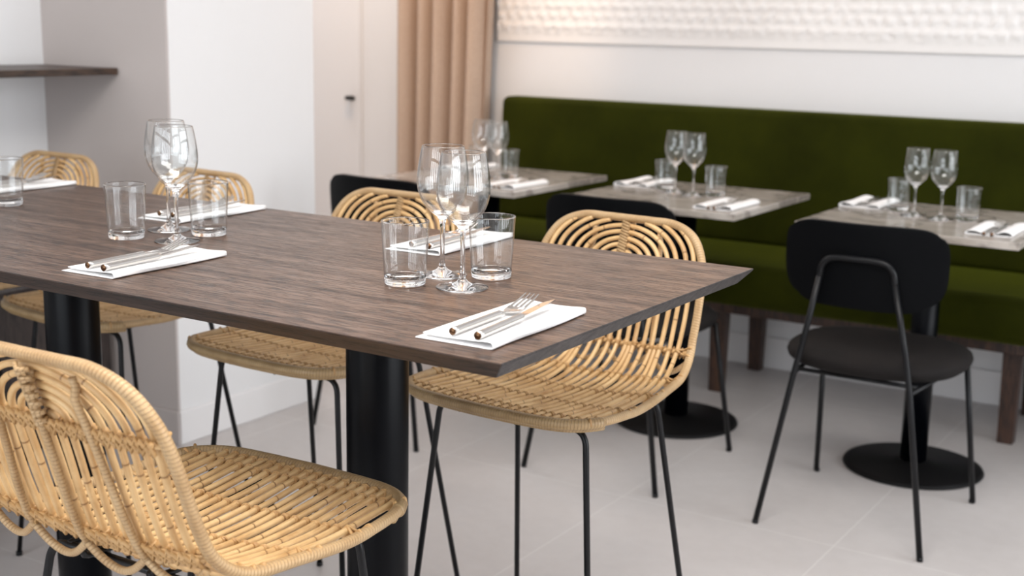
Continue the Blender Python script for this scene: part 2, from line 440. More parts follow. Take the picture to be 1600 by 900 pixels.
# raised lace-like plaster frieze on the back wall
def relief():
    x0, x1, z0, z1 = -3.02, 2.45, 1.200, 2.05
    st = 0.0085
    nx = int((x1 - x0) / st); nz = int((z1 - z0) / st)
    vs = []; fs = []
    rnd = random.Random(3)
    for j in range(nz + 1):
        z = z0 + (z1 - z0) * j / nz
        for i in range(nx + 1):
            x = x0 + (x1 - x0) * i / nx
            if z < z0 + 0.035:
                h = 0.0035 + 0.0015 * abs(math.sin(x * 150 + z * 260))
            else:
                w1 = abs(math.sin((x + z * 0.45) * 62)); w2 = abs(math.sin((x - z * 0.45) * 62 + 0.6))
                h = 0.003 + 0.0075 * max(w1, w2) ** 2 * (0.6 + 0.4 * math.sin(z * 150)) + 0.0050 * rnd.random()
            vs.append((x, YB - 0.002 - h, z))
    for j in range(nz):
        for i in range(nx):
            a = j * (nx + 1) + i
            fs.append((a, a + 1, a + nx + 2, a + nx + 1))
    me = bpy.data.meshes.new('relief_frieze'); me.from_pydata(vs, [], fs); me.update()
    o = link('relief_frieze', me, M['lace'], None, True)
    sd = o.modifiers.new('solid', 'SOLIDIFY'); sd.thickness = 0.003; sd.offset = -1
    tag(o, 'white relief frieze with a knitted lace pattern running along the wall above the green bench', 'wall decoration')
relief()

# ------------------------------------------------------------------ big high table
t = empty('high_dining_table', (-1.963, 1.544, 0))
tag(t, 'long high dining table with dark brown oak top and black round columns', 'table')
def make_top():
    bm = bmesh.new()
    hx = 1.2; hy = 0.367
    lev = [(0.0, 0.900), (0.0, 0.8975), (0.019, 0.876)]
    rings = []
    for d_, z in lev:
        x_ = hx - d_; y_ = hy - d_
        rings.append([bm.verts.new(p) for p in ((-x_, -y_, z), (x_, -y_, z), (x_, y_, z), (-x_, y_, z))])
    bm.faces.new(rings[0]); bm.faces.new(list(reversed(rings[2])))
    for a, b in zip(rings, rings[1:]):
        for i in range(4):
            j = (i + 1) % 4
            bm.faces.new((a[i], b[i], b[j], a[j]))
    return bm
tt = bm_obj('tabletop', make_top(), M['tabletop'], t, bevel=0.0008, seg=1)
tt.data.materials.append(M['tabletop_edge']); tt.data.materials.append(M['tabletop_long_edge'])
for p in tt.data.polygons:
    if abs(p.normal.x) > 0.5: p.material_index = 1
    elif abs(p.normal.y) > 0.5 or p.normal.z < -0.5: p.material_index = 2
for cx in (0.729, 0.0, -0.729):
    bm = bmesh.new(); lathe(bm, [(0, 0.012), (0.0495, 0.012), (0.0495, 0.868), (0, 0.868)], 48, cx, 0)
    bm_obj('column', bm, M['column'], t, True, 0.001)
    bm = bmesh.new(); lathe(bm, [(0, 0.868), (0.11, 0.868), (0.11, 0.876), (0, 0.876)], 32, cx, 0)
    bm_obj('mounting_plate', bm, M['column'], t)
    bm = bmesh.new(); lathe(bm, [(0, 0.0), (0.215, 0.0), (0.215, 0.006), (0.205, 0.010), (0.06, 0.014), (0, 0.014)], 64, cx, 0)
    bm_obj('base_plate', bm, M['cast_base'], t, True, 0.001)
for o in t.children:
    if o.name.startswith(('column', 'base_plate')):
        for p in o.data.polygons: p.use_smooth = len(p.vertices) == 4 and abs(p.normal.z) < 0.95

# ------------------------------------------------------------------ rattan stool
PROF = [(0.0, 0.632), (0.05, 0.629), (0.12, 0.622), (0.22, 0.617), (0.30, 0.622), (0.355, 0.638), (0.395, 0.672), (0.422, 0.72), (0.448, 0.785), (0.475, 0.85), (0.508, 0.920)]
def interp(t, xs, ys):
    for i in range(len(xs) - 1):
        if t <= xs[i + 1]: return ys[i] + (ys[i + 1] - ys[i]) * (t - xs[i]) / (xs[i + 1] - xs[i])
    return ys[-1]
PROF = [(y + interp(y, (0, 0.3, 0.395, 0.508), (0, 0.0077, 0.0056, -0.0272)), z - 0.0017 - 0.0126 * max(0, min(1, (z - 0.63) / 0.29))) for y, z in PROF]
pc = crom([(0, y, z) for y, z in PROF], 24)
cum = [0.0]
for a, b in zip(pc, pc[1:]): cum.append(cum[-1] + (b - a).length)
STOT = cum[-1]
YO = -0.235            # local y of the seat's front edge
def lerp_tab(tab, s):
    if s <= tab[0][0]: return tab[0][1]
    for (a, va), (b, vb) in zip(tab, tab[1:]):
        if s <= b:
            q = (s - a) / (b - a); q = q * q * (3 - 2 * q)
            return va + (vb - va) * q
    return tab[-1][1]
def prof_at(s):
    s = max(0.0, min(STOT - 1e-6, s))
    lo, hi = 0, len(cum) - 1
    while hi - lo > 1:
        mid = (lo + hi) // 2
        if cum[mid] <= s: lo = mid
        else: hi = mid
    q = (s - cum[lo]) / (cum[lo + 1] - cum[lo])
    p = pc[lo].lerp(pc[lo + 1], q)
    a = pc[max(lo - 3, 0)]; b = pc[min(lo + 4, len(pc) - 1)]
    t_ = (b - a).normalized()
    n_ = Vector((0, -t_.z, t_.y))      # points up on the seat and forward on the back
    return p, n_
K = STOT / 0.705
def shell(u, s, lift=0.0):
    p, n_ = prof_at(s)
    d_ = lerp_tab([(0.0, 0.002), (0.15 * K, 0.008), (0.30 * K, 0.0184), (0.42 * K, 0.012), (0.55 * K, 0.0065), (STOT, 0.0065)], s)
    q = p + n_ * (d_ * (abs(u) / 0.2) ** 2.2 + lift)
    return Vector((u, q.y + YO, q.z))
OUT = [(0.0, 0.0), (0.08, 0.003), (0.14, 0.010), (0.180, 0.030), (0.205, 0.070), (0.213, 0.14), (0.213, 0.24), (0.209, 0.34), (0.203, 0.44), (0.200, 0.53), (0.197, 0.585), (0.186, 0.638), (0.158, 0.680), (0.11, 0.702), (0.05, 0.7045), (0.0, 0.7045)]
half = [Vector((p.x * interp(p.y, (0, 0.25, 0.45, 2.0), (1, 1, 0.938, 0.938)), p.y, 0)) for p in crom([(u, s * K, 0) for u, s in OUT], 10)]
def rim_u(s):
    best = None
    for a, b in zip(half, half[1:]):
        if (a.y - s) * (b.y - s) <= 0 and abs(b.y - a.y) > 1e-9:
            q = (s - a.y) / (b.y - a.y); uu = a.x + (b.x - a.x) * q
            if best is None or uu > best: best = uu
    return best if best is not None else 0.0
def rim_s_front(u):
    for a, b in zip(half, half[1:]):
        if a.x <= u <= b.x and a.y < 0.2: return a.y + (b.y - a.y) * ((u - a.x) / (b.x - a.x + 1e-9))
    return 0.0
SC = STOT - 0.092 * K
NS = 11                 # canes per side on the seat; two of them stop at the foot of the back
CS = 0.0176             # spacing on the seat
CB = 0.0192             # spacing on the back
STOPS = (4, 8)
SB = SC - 0.166 * K
def back_i(j): return j - sum(1 for q in STOPS if q < j)
def u_at(j, s):
    us_ = CS * (j - 0.5); ub = CB * (back_i(j) - 0.5)
    if j in STOPS: ub = CB * (back_i(j) - 1.0)
    t = max(0.0, min(1.0, (s - 0.26 * K) / (SB - 0.26 * K))); t = t * t * (3 - 2 * t)
    return us_ + (ub - us_) * t
def strand_path(j):
    pts = []
    s0 = rim_s_front(u_at(j, 0.0)) + 0.001
    end = SB + 0.004 if j in STOPS else SC
    n = 46
    for k in range(n + (1 if j in STOPS else 0)):
        s = s0 + (end - s0) * k / n
        pts.append((u_at(j, s), s))
    if j in STOPS: return pts
    i = back_i(j); a = CB * (i - 0.5); bb = 0.0127 * (i - 0.35)
    for k in range(0, 25):
        th = PI / 2 * k / 24
        u = a * math.cos(th); s = SC + bb * math.sin(th)
        ru = rim_u(s)
        if s > STOT - 0.006 or u > ru - 0.002:
            break
        pts.append((u, s))
    return pts
def make_stool():
    root = empty('rattan_stool', (0, 0, 0))
    # rim
    outl = [(p.x, p.y) for p in half] + [(-p.x, p.y) for p in reversed(half[1:-1])]
    mb = MB()
    mb.tube([shell(u, s) for u, s in outl], 0.0078, 12, closed=True, up=(0, 1, 0))
    mb.build('rim', M['cane_rim'], root)
    # thicker wrapped front edge
    fr = [(p.x, p.y) for p in half if p.y < 0.075 and p.x <= 0.2055]
    fr = [(-u, s) for u, s in reversed(fr[1:])] + fr
    mb = MB(); mb.tube([shell(u, s, -0.001) for u, s in fr], [0.0082] + [0.0098] * (len(fr) - 2) + [0.0082], 12, up=(0, 1, 0))
    mb.tube([shell(u * 0.985, s + 0.006, -0.011) for u, s in fr], 0.0055, 8, up=(0, 1, 0))
    mb.build('front_edge_binding', M['cane_bind'], root)
    # long canes: seat to back, the inner ones meeting as arches
    mb = MB()
    paths = []
    for i in range(1, NS + 1):
        for sg in (1, -1):
            pts = strand_path(i)
            closed_arch = pts[-1][0] < 0.004
            if closed_arch and sg == -1: continue
            if closed_arch:
                full = pts + [(-u, s) for u, s in reversed(pts[:-1])]
                P = full
            else:
                P = [(u * sg, s) for u, s in pts]
            j1 = random.uniform(-0.0012, 0.0012); ph = random.random() * 6
            rr = random.uniform(0.0043, 0.0048)
            mb.tube([shell(u + 0.0009 * math.sin(ph + s * 30 + (u > 0) * 2) + (j1 if u > 0 else -j1), s, 0.0012) for u, s in P], rr, 8, up=(1, 0, 0))
    # extra side canes beside the rim on the seat, reaching up into the back
    mb.build('long_canes', M['cane'], root)
    # cross rods under/behind the long canes
    rows = [0.022, 0.05, 0.155, 0.26, 0.36, 0.448, 0.612]
    rows = [r * K for r in rows]
    mb = MB()
    for r in rows[1:]:
        ru = rim_u(r) - 0.002
        pts = [shell(-ru + 2 * ru * k / 24, r, -0.0065 if abs(k - 12) < 12 else -0.001) for k in range(25)]
        mb.tube(pts, 0.0048, 8)
    # short stubs from the outer cane to the rim
    mb.build('cross_canes', M['cane'], root)
    # lashings: a loop round cane and rod at every crossing, a band across
    def loop(mb, u, s, big):
        p, n_ = prof_at(s)
        t_ = Vector((0, n_.z, -n_.y))
        c = shell(u, s, 0.0012)
        w = 0.0034 if not big else 0.0042
        j = random.uniform(-0.0012, 0.0012)
        sk = Vector((random.uniform(-0.0006, 0.0006), 0, 0))
        mb.tube([c + t_ * (j - w) - sk, c + t_ * (j - w * 0.8) - sk, c + t_ * (j + w * 0.8) + sk, c + t_ * (j + w) + sk], [0.0046, 0.0056, 0.0056, 0.0046], 8, up=(1, 0, 0))
        ring = []
        for q in range(10):
            a = 2 * PI * q / 10
            ring.append(shell(u, s, -0.0028) + Vector((math.cos(a) * 0.0060, 0, 0)) + n_ * math.sin(a) * 0.0092 + t_ * (j + math.cos(a) * 0.0035))
        mb.tube(ring, 0.0017, 5, closed=True)
    for ri, r in enumerate(rows):
        mb = MB()
        ru = rim_u(r)
        for i in range(1, NS + 1):
            if i in STOPS and r > SB + 0.01: continue
            for sg in (1, -1):
                u = u_at(i, r) * sg
                if r < rim_s_front(abs(u)) + 0.004: continue
                loop(mb, u, r, ri >= 5)
        if r > 0.04:
            for sg in (1, -1):
                u1 = u_at(NS, r) * sg
                for dd in (-0.010, 0.010):
                    mb.tube(crom([shell(u1 - 0.003 * sg, r - dd * 0.2, -0.003), shell(u1, r, 0.0068), shell((u1 + ru * sg) / 2, r + dd * 0.6, -0.001), shell(ru * sg, r + dd, 0.0088), shell((ru + 0.003) * sg, r + dd, -0.003)], 4), 0.0024, 6)
        if ri >= 5:
            ru -= 0.008
            n = 40
            for off in (0.0085, -0.0085):
                pts = [shell(-ru + 2 * ru * k / n, r + (off if k % 2 else -off), -0.0120 + 0.0025 * (k % 2)) for k in range(n + 1)]
                mb.tube(pts, 0.0030, 6)
        mb.build('lashing_row', M['lashing'], root)
    # wrapped support rods behind the back and the scallops below them
    mb = MB()
    rb = rows[5]; ra = rows[6]
    def back(u, s, l=-0.0125): return shell(u, s, l)
    cols = [(-0.098, -0.072), (0.0, 0.0), (0.098, 0.072)]
    for (ub, ut) in cols:
        if abs(ub) > 0.15: continue
        pts = [back(ub + (ut - ub) * k / 20, rb - 0.012 + (STOT - 0.004 - rb) * k / 20, -0.0125 if k < 19 else -0.004) for k in range(21)]
        mb.tube(pts, 0.0050, 8, up=(1, 0, 0))
        if ub == 0.0:
            for k in range(14):          # wrapped crossings with the arches
                s = SC + 0.084 * K * k / 14
                mb.tube([back(0.010 * (-1) ** k, s, -0.010), back(0, s + 0.003, -0.018), back(-0.010 * (-1) ** k, s + 0.006, -0.010)], 0.0032, 5)
                mb.tube([back(0.009, s, 0.0052), back(-0.009, s + 0.005, 0.0052)], 0.0026, 5)
    us = [-0.188, -0.098, 0.0, 0.098, 0.188]
    for a, b in zip(us, us[1:]):
        pts = []
        for k in range(17):
            q = k / 16; u = a + (b - a) * q; dip = math.sin(PI * q)
            s = rb - 0.010 - 0.022 * dip
            pts.append(back(u, s, -0.013 - 0.014 * dip))
        mb.tube(pts, 0.0050, 8)
    mb.build('back_braces', M['cane_rim'], root)
    # black rod frame
    zt = 0.598
    def leg(sx, sy):
        ty, fy = (0.101, 0.196) if sy > 0 else (-0.145, -0.190)
        top = Vector((0.157 * sx, ty, zt)); foot = Vector((0.214 * sx, fy, 0.006))
        inner = Vector((0.085 * sx, ty, zt + 0.002))
        d_ = (foot - top).normalized(); e_ = (inner - top).normalized()
        pts = [inner]
        for k in range(9):
            q = k / 8; r0 = 0.028
            a = top + e_ * r0; b = top + d_ * r0
            pts.append(a * (1 - q) ** 2 + top * 2 * q * (1 - q) + b * q * q)
        pts.append(foot)
        mb = MB(); mb.tube(pts, 0.0056, 12)
        o = mb.build('leg', M['metal'], root)
        mb = MB(); mb.tube([foot + Vector((0, 0, -0.006)), foot + Vector((0, 0, 0.004))], 0.0075, 12)
        mb.build('foot_cap', M['metal'], o)
    for sx, sy in ((-1, -1), (1, -1), (-1, 1), (1, 1)): leg(sx, sy)
    mb = MB()
    mb.tube([(-0.09, -0.145, zt + 0.002), (0.09, -0.145, zt + 0.002)], 0.0056, 10)
    mb.tube([(-0.09, 0.101, zt + 0.002), (0.09, 0.101, zt + 0.002)], 0.0056, 10)
    for sx in (-1, 1):
        mb.tube([(0.122 * sx, -0.147, zt + 0.004), (0.122 * sx, 0.103, zt + 0.004)], 0.0052, 10)
        mb.tube(crom([(0.06 * sx, -0.215, zt + 0.014), (0.06 * sx, -0.145, zt + 0.009), (0.06 * sx, 0.10, zt + 0.009), (0.06 * sx, 0.135, zt + 0.020)], 4), 0.0045, 10)
    mb.build('seat_frame', M['metal'], root)
    return root
# origin of a stool is the middle of its four feet; its front faces local -y
st = make_stool()
st.location = (-1.169, 1.991, 0); st.rotation_euler = (0, 0, -0.047)
tag(st, 'rattan stool behind the right end of the high table, its seat below the table corner', 'stool', 'rattan stools round the high table')
SG = [(-1.717, 1.984, -1.9, 'rattan stool behind the nearest pair of wine glasses, far side of the high table'),
      (-2.324, 1.992, -4.3, 'rattan stool in front of the white pillar, behind the left pair of wine glasses'),
      (-2.897, 2.017, -1.0, 'leftmost far-side rattan stool, its arched back against the shaded recess wall')]
for x, y, a, lb in SG: copy_tree(st, (x, y, 0), math.radians(a), lb)
copy_tree(st, (-1.206, 1.125, 0), 3.162, 'foreground rattan stool at lower left, its arched back turned to the camera')

# ------------------------------------------------------------------ bistro tables, black chairs, bench
def marble_table():
    root = empty('marble_table', (0, 0, 0))
    tp = boxes('tabletop', [(-0.30, 0.30, -0.31, 0.31, 0.730, 0.750)], M['marble'], root, 0.0025, 3)
    bm = bmesh.new(); lathe(bm, [(0, 0.014), (0.0385, 0.014), (0.0385, 0.722), (0, 0.722)], 40)
    o = bm_obj('column', bm, M['column'], root, True)
    for p in o.data.polygons: p.use_smooth = abs(p.normal.z) < 0.9
    boxes('mounting_plate', [(-0.15, 0.15, -0.15, 0.15, 0.720, 0.730)], M['metal'], root)
    bm = bmesh.new(); lathe(bm, [(0, 0.0), (0.200, 0.0), (0.203, 0.004), (0.200, 0.010), (0.188, 0.014), (0.06, 0.020), (0.045, 0.026), (0, 0.026)], 72)
    bm_obj('base_plate', bm, M['cast_base'], root, True)
    return root
mt = marble_table()
TX = [-0.958, -1.738, -2.492]
mt.location = (TX[0], 3.745, 0)
tag(mt, 'square marble bistro table on the right, behind the fully visible black chair', 'table', 'marble bistro tables along the bench')
copy_tree(mt, (TX[1], 3.745, 0), 0, 'middle marble bistro table of the three in front of the green bench')
copy_tree(mt, (TX[2], 3.745, 0), 0, 'marble bistro table nearest the curtain, leftmost of the three')

def black_chair():
    root = empty('black_dining_chair', (0, 0, 0))      # back towards local -y
    # seat pad: rounded, domed
    bm = bmesh.new()
    n = 56; rings = []
    prof = [(0.0, 0.418), (0.80, 0.418), (0.93, 0.423), (0.985, 0.433), (1.0, 0.444), (0.985, 0.455), (0.93, 0.463), (0.80, 0.468), (0.45, 0.471), (0.0, 0.470)]
    for f, z in prof:
        if f == 0: rings.append([bm.verts.new((0, 0.005, z))]); continue
        rg = []
        for i in range(n):
            a = 2 * PI * i / n; ca, sa = math.cos(a), math.sin(a)
            e = 2 / 2.7
            x = 0.232 * math.copysign(abs(ca) ** e, ca); y = 0.212 * math.copysign(abs(sa) ** e, sa)
            if sa < 0: x *= 1 - 0.07 * abs(sa)
            rg.append(bm.verts.new((x * f, 0.005 + y * f, z)))
        rings.append(rg)
    for a, b in zip(rings, rings[1:]):
        for i in range(n):
            j = (i + 1) % n
            if len(a) == 1: bm.faces.new((a[0], b[j], b[i]))
            elif len(b) == 1: bm.faces.new((a[i], a[j], b[0]))
            else: bm.faces.new((a[i], a[j], b[j], b[i]))
    bm_obj('seat', bm, M['seatfab'], root, True)
    # curved backrest panel: rounded rectangle, concave towards the sitter
    bm = bmesh.new(); nx, nz = 26, 16; W2, z0, z1 = 0.203, 0.598, 0.812
    grid = {}
    for j in range(nz + 1):
        for i in range(nx + 1):
            u = -1 + 2 * i / nx; v = -1 + 2 * j / nz
            # squircle mapping of the grid onto the outline
            x = W2 * u * (1 - 0.10 * v ** 4 * u ** 4) ; z = (z0 + z1) / 2 + (z1 - z0) / 2 * v * (1 - 0.20 * u ** 6 * abs(v) ** 3)
            if v < 0: x *= 1 - 0.13 * v * v
            y = -0.212 + 0.050 * (x / W2) ** 2 - 0.075 * (z - 0.70)
            grid[i, j] = bm.verts.new((x, y, z))
    for j in range(nz):
        for i in range(nx): bm.faces.new((grid[i, j], grid[i + 1, j], grid[i + 1, j + 1], grid[i, j + 1]))
    o = bm_obj('backrest', bm, M['shell'], root, True)
    sd = o.modifiers.new('solid', 'SOLIDIFY'); sd.thickness = 0.016; sd.offset = 0
    bv = o.modifiers.new('bev', 'BEVEL'); bv.width = 0.005; bv.segments = 3; bv.limit_method = 'ANGLE'
    # rear frame: one bent rod over the back of the panel; two legs and the arch as parts
    def rear(sx):
        pts = [Vector((0.215 * sx, -0.250, 0.004)), Vector((0.150 * sx, -0.218, 0.40)), Vector((0.130 * sx, -0.214, 0.50)), Vector((0.094 * sx, -0.226, 0.675))]
        mb = MB(); mb.tube(pts, 0.0080, 12)
        o = mb.build('leg', M['metal'], root)
        mb = MB(); mb.tube([(0.215 * sx, -0.250, 0.0), (0.2145 * sx, -0.2495, 0.010)], 0.0082, 12); mb.build('foot_cap', M['metal'], o)
    rear(1); rear(-1)
    mb = MB()
    mb.tube(crom([(-0.094, -0.226, 0.675), (-0.088, -0.229, 0.704), (-0.064, -0.231, 0.724), (0.0, -0.232, 0.727), (0.064, -0.231, 0.724), (0.088, -0.229, 0.704), (0.094, -0.226, 0.675)], 6), 0.0080, 12)
    mb.build('back_arch', M['metal'], root)
    for sx in (1, -1):
        mb = MB(); mb.tube([Vector((0.224 * sx, 0.240, 0.004)), Vector((0.195 * sx, 0.150, 0.418))], 0.0080, 12)
        o = mb.build('leg', M['metal'], root)
        mb = MB(); mb.tube([(0.222 * sx, 0.240, 0.0), (0.2215 * sx, 0.2385, 0.010)], 0.008, 12); mb.build('foot_cap', M['metal'], o)
    mb = MB()
    for sx in (1, -1):
        mb.tube([(0.152 * sx, -0.218, 0.408), (0.185 * sx, 0.15, 0.412)], 0.006, 10)
    mb.tube([(-0.192, 0.15, 0.412), (0.192, 0.15, 0.412)], 0.006, 10)
    mb.tube([(-0.152, -0.16, 0.410), (0.152, -0.16, 0.410)], 0.006, 10)
    mb.build('seat_frame', M['metal'], root)
    return root
bc = black_chair()
bc.location = (-0.958, 3.300, 0)
tag(bc, 'black dining chair on the right seen from behind, round charcoal seat and bent rod frame', 'chair', 'black chairs at the marble tables')
copy_tree(bc, (-1.688, 3.315, 0), 0, 'black dining chair at the middle marble table, mostly hidden behind a rattan stool')
copy_tree(bc, (-2.442, 3.250, 0), math.radians(-3), 'black dining chair at the marble table nearest the curtain, only top of its back visible')

b = empty('upholstered_bench', (-1.3, 4.3, 0))
tag(b, 'long bench upholstered in dark green velvet on brown wooden legs along the back wall', 'bench')
def soft_box(name, x0, x1, y0, y1, z0, z1, r, material, parent, seg=6):
    bm = bmesh.new(); add_box(bm, x0, x1, y0, y1, z0, z1)
    o = bm_obj(name, bm, material, parent, True)
    bv = o.modifiers.new('bevel', 'BEVEL'); bv.width = r; bv.segments = seg
    return o
ox = 1.3
BX0, BX1 = -2.915 + ox, 1.15 + ox
soft_box('seat_cushion', BX0, BX1, 3.975 - 4.3, 4.47 - 4.3, 0.352, 0.500, 0.045, M['velvet'], b)
# backrest slightly tilted
bm = bmesh.new()
y0b, y1b, yt0, yt1 = 4.425 - 4.3, 4.55 - 4.3, 4.455 - 4.3, 4.56 - 4.3
vs = [bm.verts.new(p) for p in ((BX0, y0b, 0.492), (BX1, y0b, 0.492), (BX1, y1b, 0.492), (BX0, y1b, 0.492), (BX0, yt0, 0.985), (BX1, yt0, 0.985), (BX1, yt1, 0.985), (BX0, yt1, 0.985))]
for f in ((0, 1, 2, 3), (4, 5, 6, 7), (0, 1, 5, 4), (1, 2, 6, 5), (2, 3, 7, 6), (3, 0, 4, 7)): bm.faces.new([vs[i] for i in f])
o = bm_obj('backrest', bm, M['velvet'], b, True)
bv = o.modifiers.new('bevel', 'BEVEL'); bv.width = 0.028; bv.segments = 6
boxes('seat_rail', [(BX0 + 0.01, BX1 - 0.01, 4.07 - 4.3, 4.10 - 4.3, 0.308, 0.354), (BX0 + 0.01, BX1 - 0.01, 4.10 - 4.3, 4.54 - 4.3, 0.335, 0.354), (BX0 + 0.01, BX1 - 0.01, 4.515 - 4.3, 4.54 - 4.3, 0.308, 0.50)], M['bench_wood'], b, 0.003)
for lx in (-2.78, -1.775, -0.780, 0.215, 1.08):
    for ly in (4.160, 4.520):
        bm = bmesh.new(); w0, w1 = 0.030, 0.024
        q = [bm.verts.new((lx + ox + sx * w, ly - 4.3 + sy * w * 0.9, z)) for z, w in ((0.0, w1), (0.336, w0)) for sx, sy in ((-1, -1), (1, -1), (1, 1), (-1, 1))]
        for f in ((3, 2, 1, 0), (4, 5, 6, 7), (0, 1, 5, 4), (1, 2, 6, 5), (2, 3, 7, 6), (3, 0, 4, 7)): bm.faces.new([q[i] for i in f])
        bm_obj('leg', bm, M['bench_wood'], b, bevel=0.003)

# ------------------------------------------------------------------ curtain
def curtain():
    vs = []; fs = []; nu, nv = 220, 40
    for j in range(nv + 1):
        z = 0.02 + 2.70 * j / nv
        q = j / nv
        for i in range(nu + 1):
            t = i / nu
            xr = -3.02 + 0.085 * q * 1.2
            x = -3.47 + (xr + 3.47) * t
            ph = t * 5.6 * 2 * PI + 0.25 * math.sin(z * 1.3 + t * 5)
            amp = 0.048 + 0.010 * math.sin(t * 17)
            y = 4.475 + amp * math.sin(ph) + 0.012 * math.sin(ph * 2 + 1.0)
            x += 0.022 * math.cos(ph)
            vs.append((x, y, z))
    for j in range(nv):
        for i in range(nu):
            a = j * (nu + 1) + i
            fs.append((a, a + 1, a + nu + 2, a + nu + 1))
    me = bpy.data.meshes.new('curtain'); me.from_pydata(vs, [], fs); me.update()
    root = empty('curtain', (0, 0, 0))
    tag(root, 'taupe floor-length curtain hanging in soft folds at the left end of the green bench', 'curtain')
    o = link('fabric', me, M['curtain'], root, True)
    sd = o.modifiers.new('solid', 'SOLIDIFY'); sd.thickness = 0.003
    mb = MB(); mb.tube([(-3.55, 4.475, 2.74), (-2.85, 4.475, 2.74)], 0.012, 12)
    for x in (-3.5, -2.9): mb.tube([(x, 4.475, 2.74), (x, YB, 2.74)], 0.008, 8)
    mb.build('rail', M['metal'], root)
curtain()

# ------------------------------------------------------------------ wall shelf and low cabinet in the recess
o = boxes('wall_shelf', [(-0.17, 0.17, -1.4, 1.4, 0.0, 0.020)], M['shelf_wood'], None, 0.002)
o.location = (-3.235, 1.216, 1.105)
tag(o, 'dark brown wooden wall shelf high in the recess at upper left', 'shelf')
cb = empty('low_cabinet', (-3.24, 1.5, 0))
tag(cb, 'low dark brown cabinet standing in the recess below the wall shelf', 'cabinet')
boxes('body', [(-0.155, 0.100, -1.1, 1.10, 0.05, 0.50)], M['cabinet'], cb, 0.003)
boxes('plinth', [(-0.155, 0.08, -1.08, 1.08, 0.0, 0.05)], M['cabinet'], cb)
for k in range(4):
    boxes('door', [(0.100, 0.116, -1.095 + k * 0.55, -1.095 + k * 0.55 + 0.54, 0.06, 0.49)], M['cabinet'], cb, 0.002)

# ------------------------------------------------------------------ glassware
def thin_above(o, z, top):
    o.data.materials.append(M['thin_glass'])
    for p in o.data.polygons:
        if z < p.center.z < top: p.material_index = 1
def wine_glass(name='wine_glass'):
    bm = bmesh.new()
    outer = [(0.0, 0.0), (0.0365, 0.0), (0.0378, 0.0009), (0.037, 0.0020), (0.028, 0.0032), (0.016, 0.0058), (0.0075, 0.0105), (0.0046, 0.017), (0.0036, 0.027), (0.0034, 0.050), (0.0037, 0.070), (0.0048, 0.082), (0.0085, 0.0895), (0.0165, 0.0960), (0.0250, 0.1040), (0.0325, 0.1155), (0.0372, 0.1290), (0.0388, 0.1415), (0.0382, 0.1555), (0.0362, 0.1710), (0.0336, 0.1860), (0.0315, 0.1953)]
    inner = [(0.0310, 0.1960), (0.0304, 0.1953), (0.0324, 0.1860), (0.0350, 0.1710), (0.0369, 0.1555), (0.0374, 0.1415), (0.0357, 0.1290), (0.0308, 0.1160), (0.0235, 0.1060), (0.0150, 0.0995), (0.0075, 0.0965), (0.0, 0.0957)]
    o1 = crom([(r, 0, z) for r, z in outer[1:]], 3); i1 = crom([(r, 0, z) for r, z in inner], 3)
    pr = [(0.0, 0.0)] + [(max(p.x, 0), p.z) for p in o1] + [(max(p.x, 0.0), p.z) for p in i1]
    pr[-1] = (0.0, pr[-1][1])
    lathe(bm, pr, 64)
    o = bm_obj(name, bm, M['glass'], None, True); thin_above(o, 0.0965, 0.1945)
    return o
def tumbler(name='water_tumbler'):
    bm = bmesh.new()
    pr = [(0.0, 0.0012), (0.020, 0.0008), (0.0275, 0.0), (0.0295, 0.0012), (0.0302, 0.004), (0.0308, 0.012), (0.0330, 0.050), (0.0352, 0.0925), (0.0350, 0.0938), (0.0344, 0.0940), (0.0340, 0.0930), (0.0319, 0.050), (0.0297, 0.0150), (0.0275, 0.0112), (0.0200, 0.0092), (0.0, 0.0088)]
    lathe(bm, pr, 64)
    o = bm_obj(name, bm, M['glass'], None, True); thin_above(o, 0.0135, 0.0922)
    return o
def place_copies(src, spots, group):
    for k, (x, y, z, rz, lb) in enumerate(spots):
        if k == 0: o = src
        else:
            o = src.copy(); S.collection.objects.link(o)
            for ch in list(src.children):
                d = ch.copy(); S.collection.objects.link(d); d.parent = o
        o.location = (x, y, z); o.rotation_euler = (0, 0, rz)
        o['label'] = lb; o['group'] = group
HB, HM = 0.9002, 0.7502
wg = wine_glass(); wg['category'] = 'wine glass'
place_copies(wg, [
    (-1.041, 1.498, HB, 0, 'right wine glass of the nearest pair, closest to camera on the high table'),
    (-1.120, 1.558, HB, 0, 'left wine glass of the nearest pair, set just behind its partner'),
    (-1.651, 1.522, HB, 0, 'front wine glass of the left pair on the high table'),
    (-1.752, 1.597, HB, 0, 'rear wine glass of the left pair on the high table'),
    (-0.938, 3.742, HM, 0, 'right wine glass on the rightmost marble table'),
    (-1.020, 3.760, HM, 0, 'left wine glass on the rightmost marble table'),
    (-1.720, 3.756, HM, 0, 'right wine glass on the middle marble table'),
    (-1.800, 3.790, HM, 0, 'left wine glass on the middle marble table'),
    (-2.430, 3.700, HM, 0, 'right wine glass on the marble table nearest the curtain'),
    (-2.515, 3.735, HM, 0, 'left wine glass on the marble table nearest the curtain')], 'wine glasses on the tables')
tb = tumbler(); tb['category'] = 'tumbler'
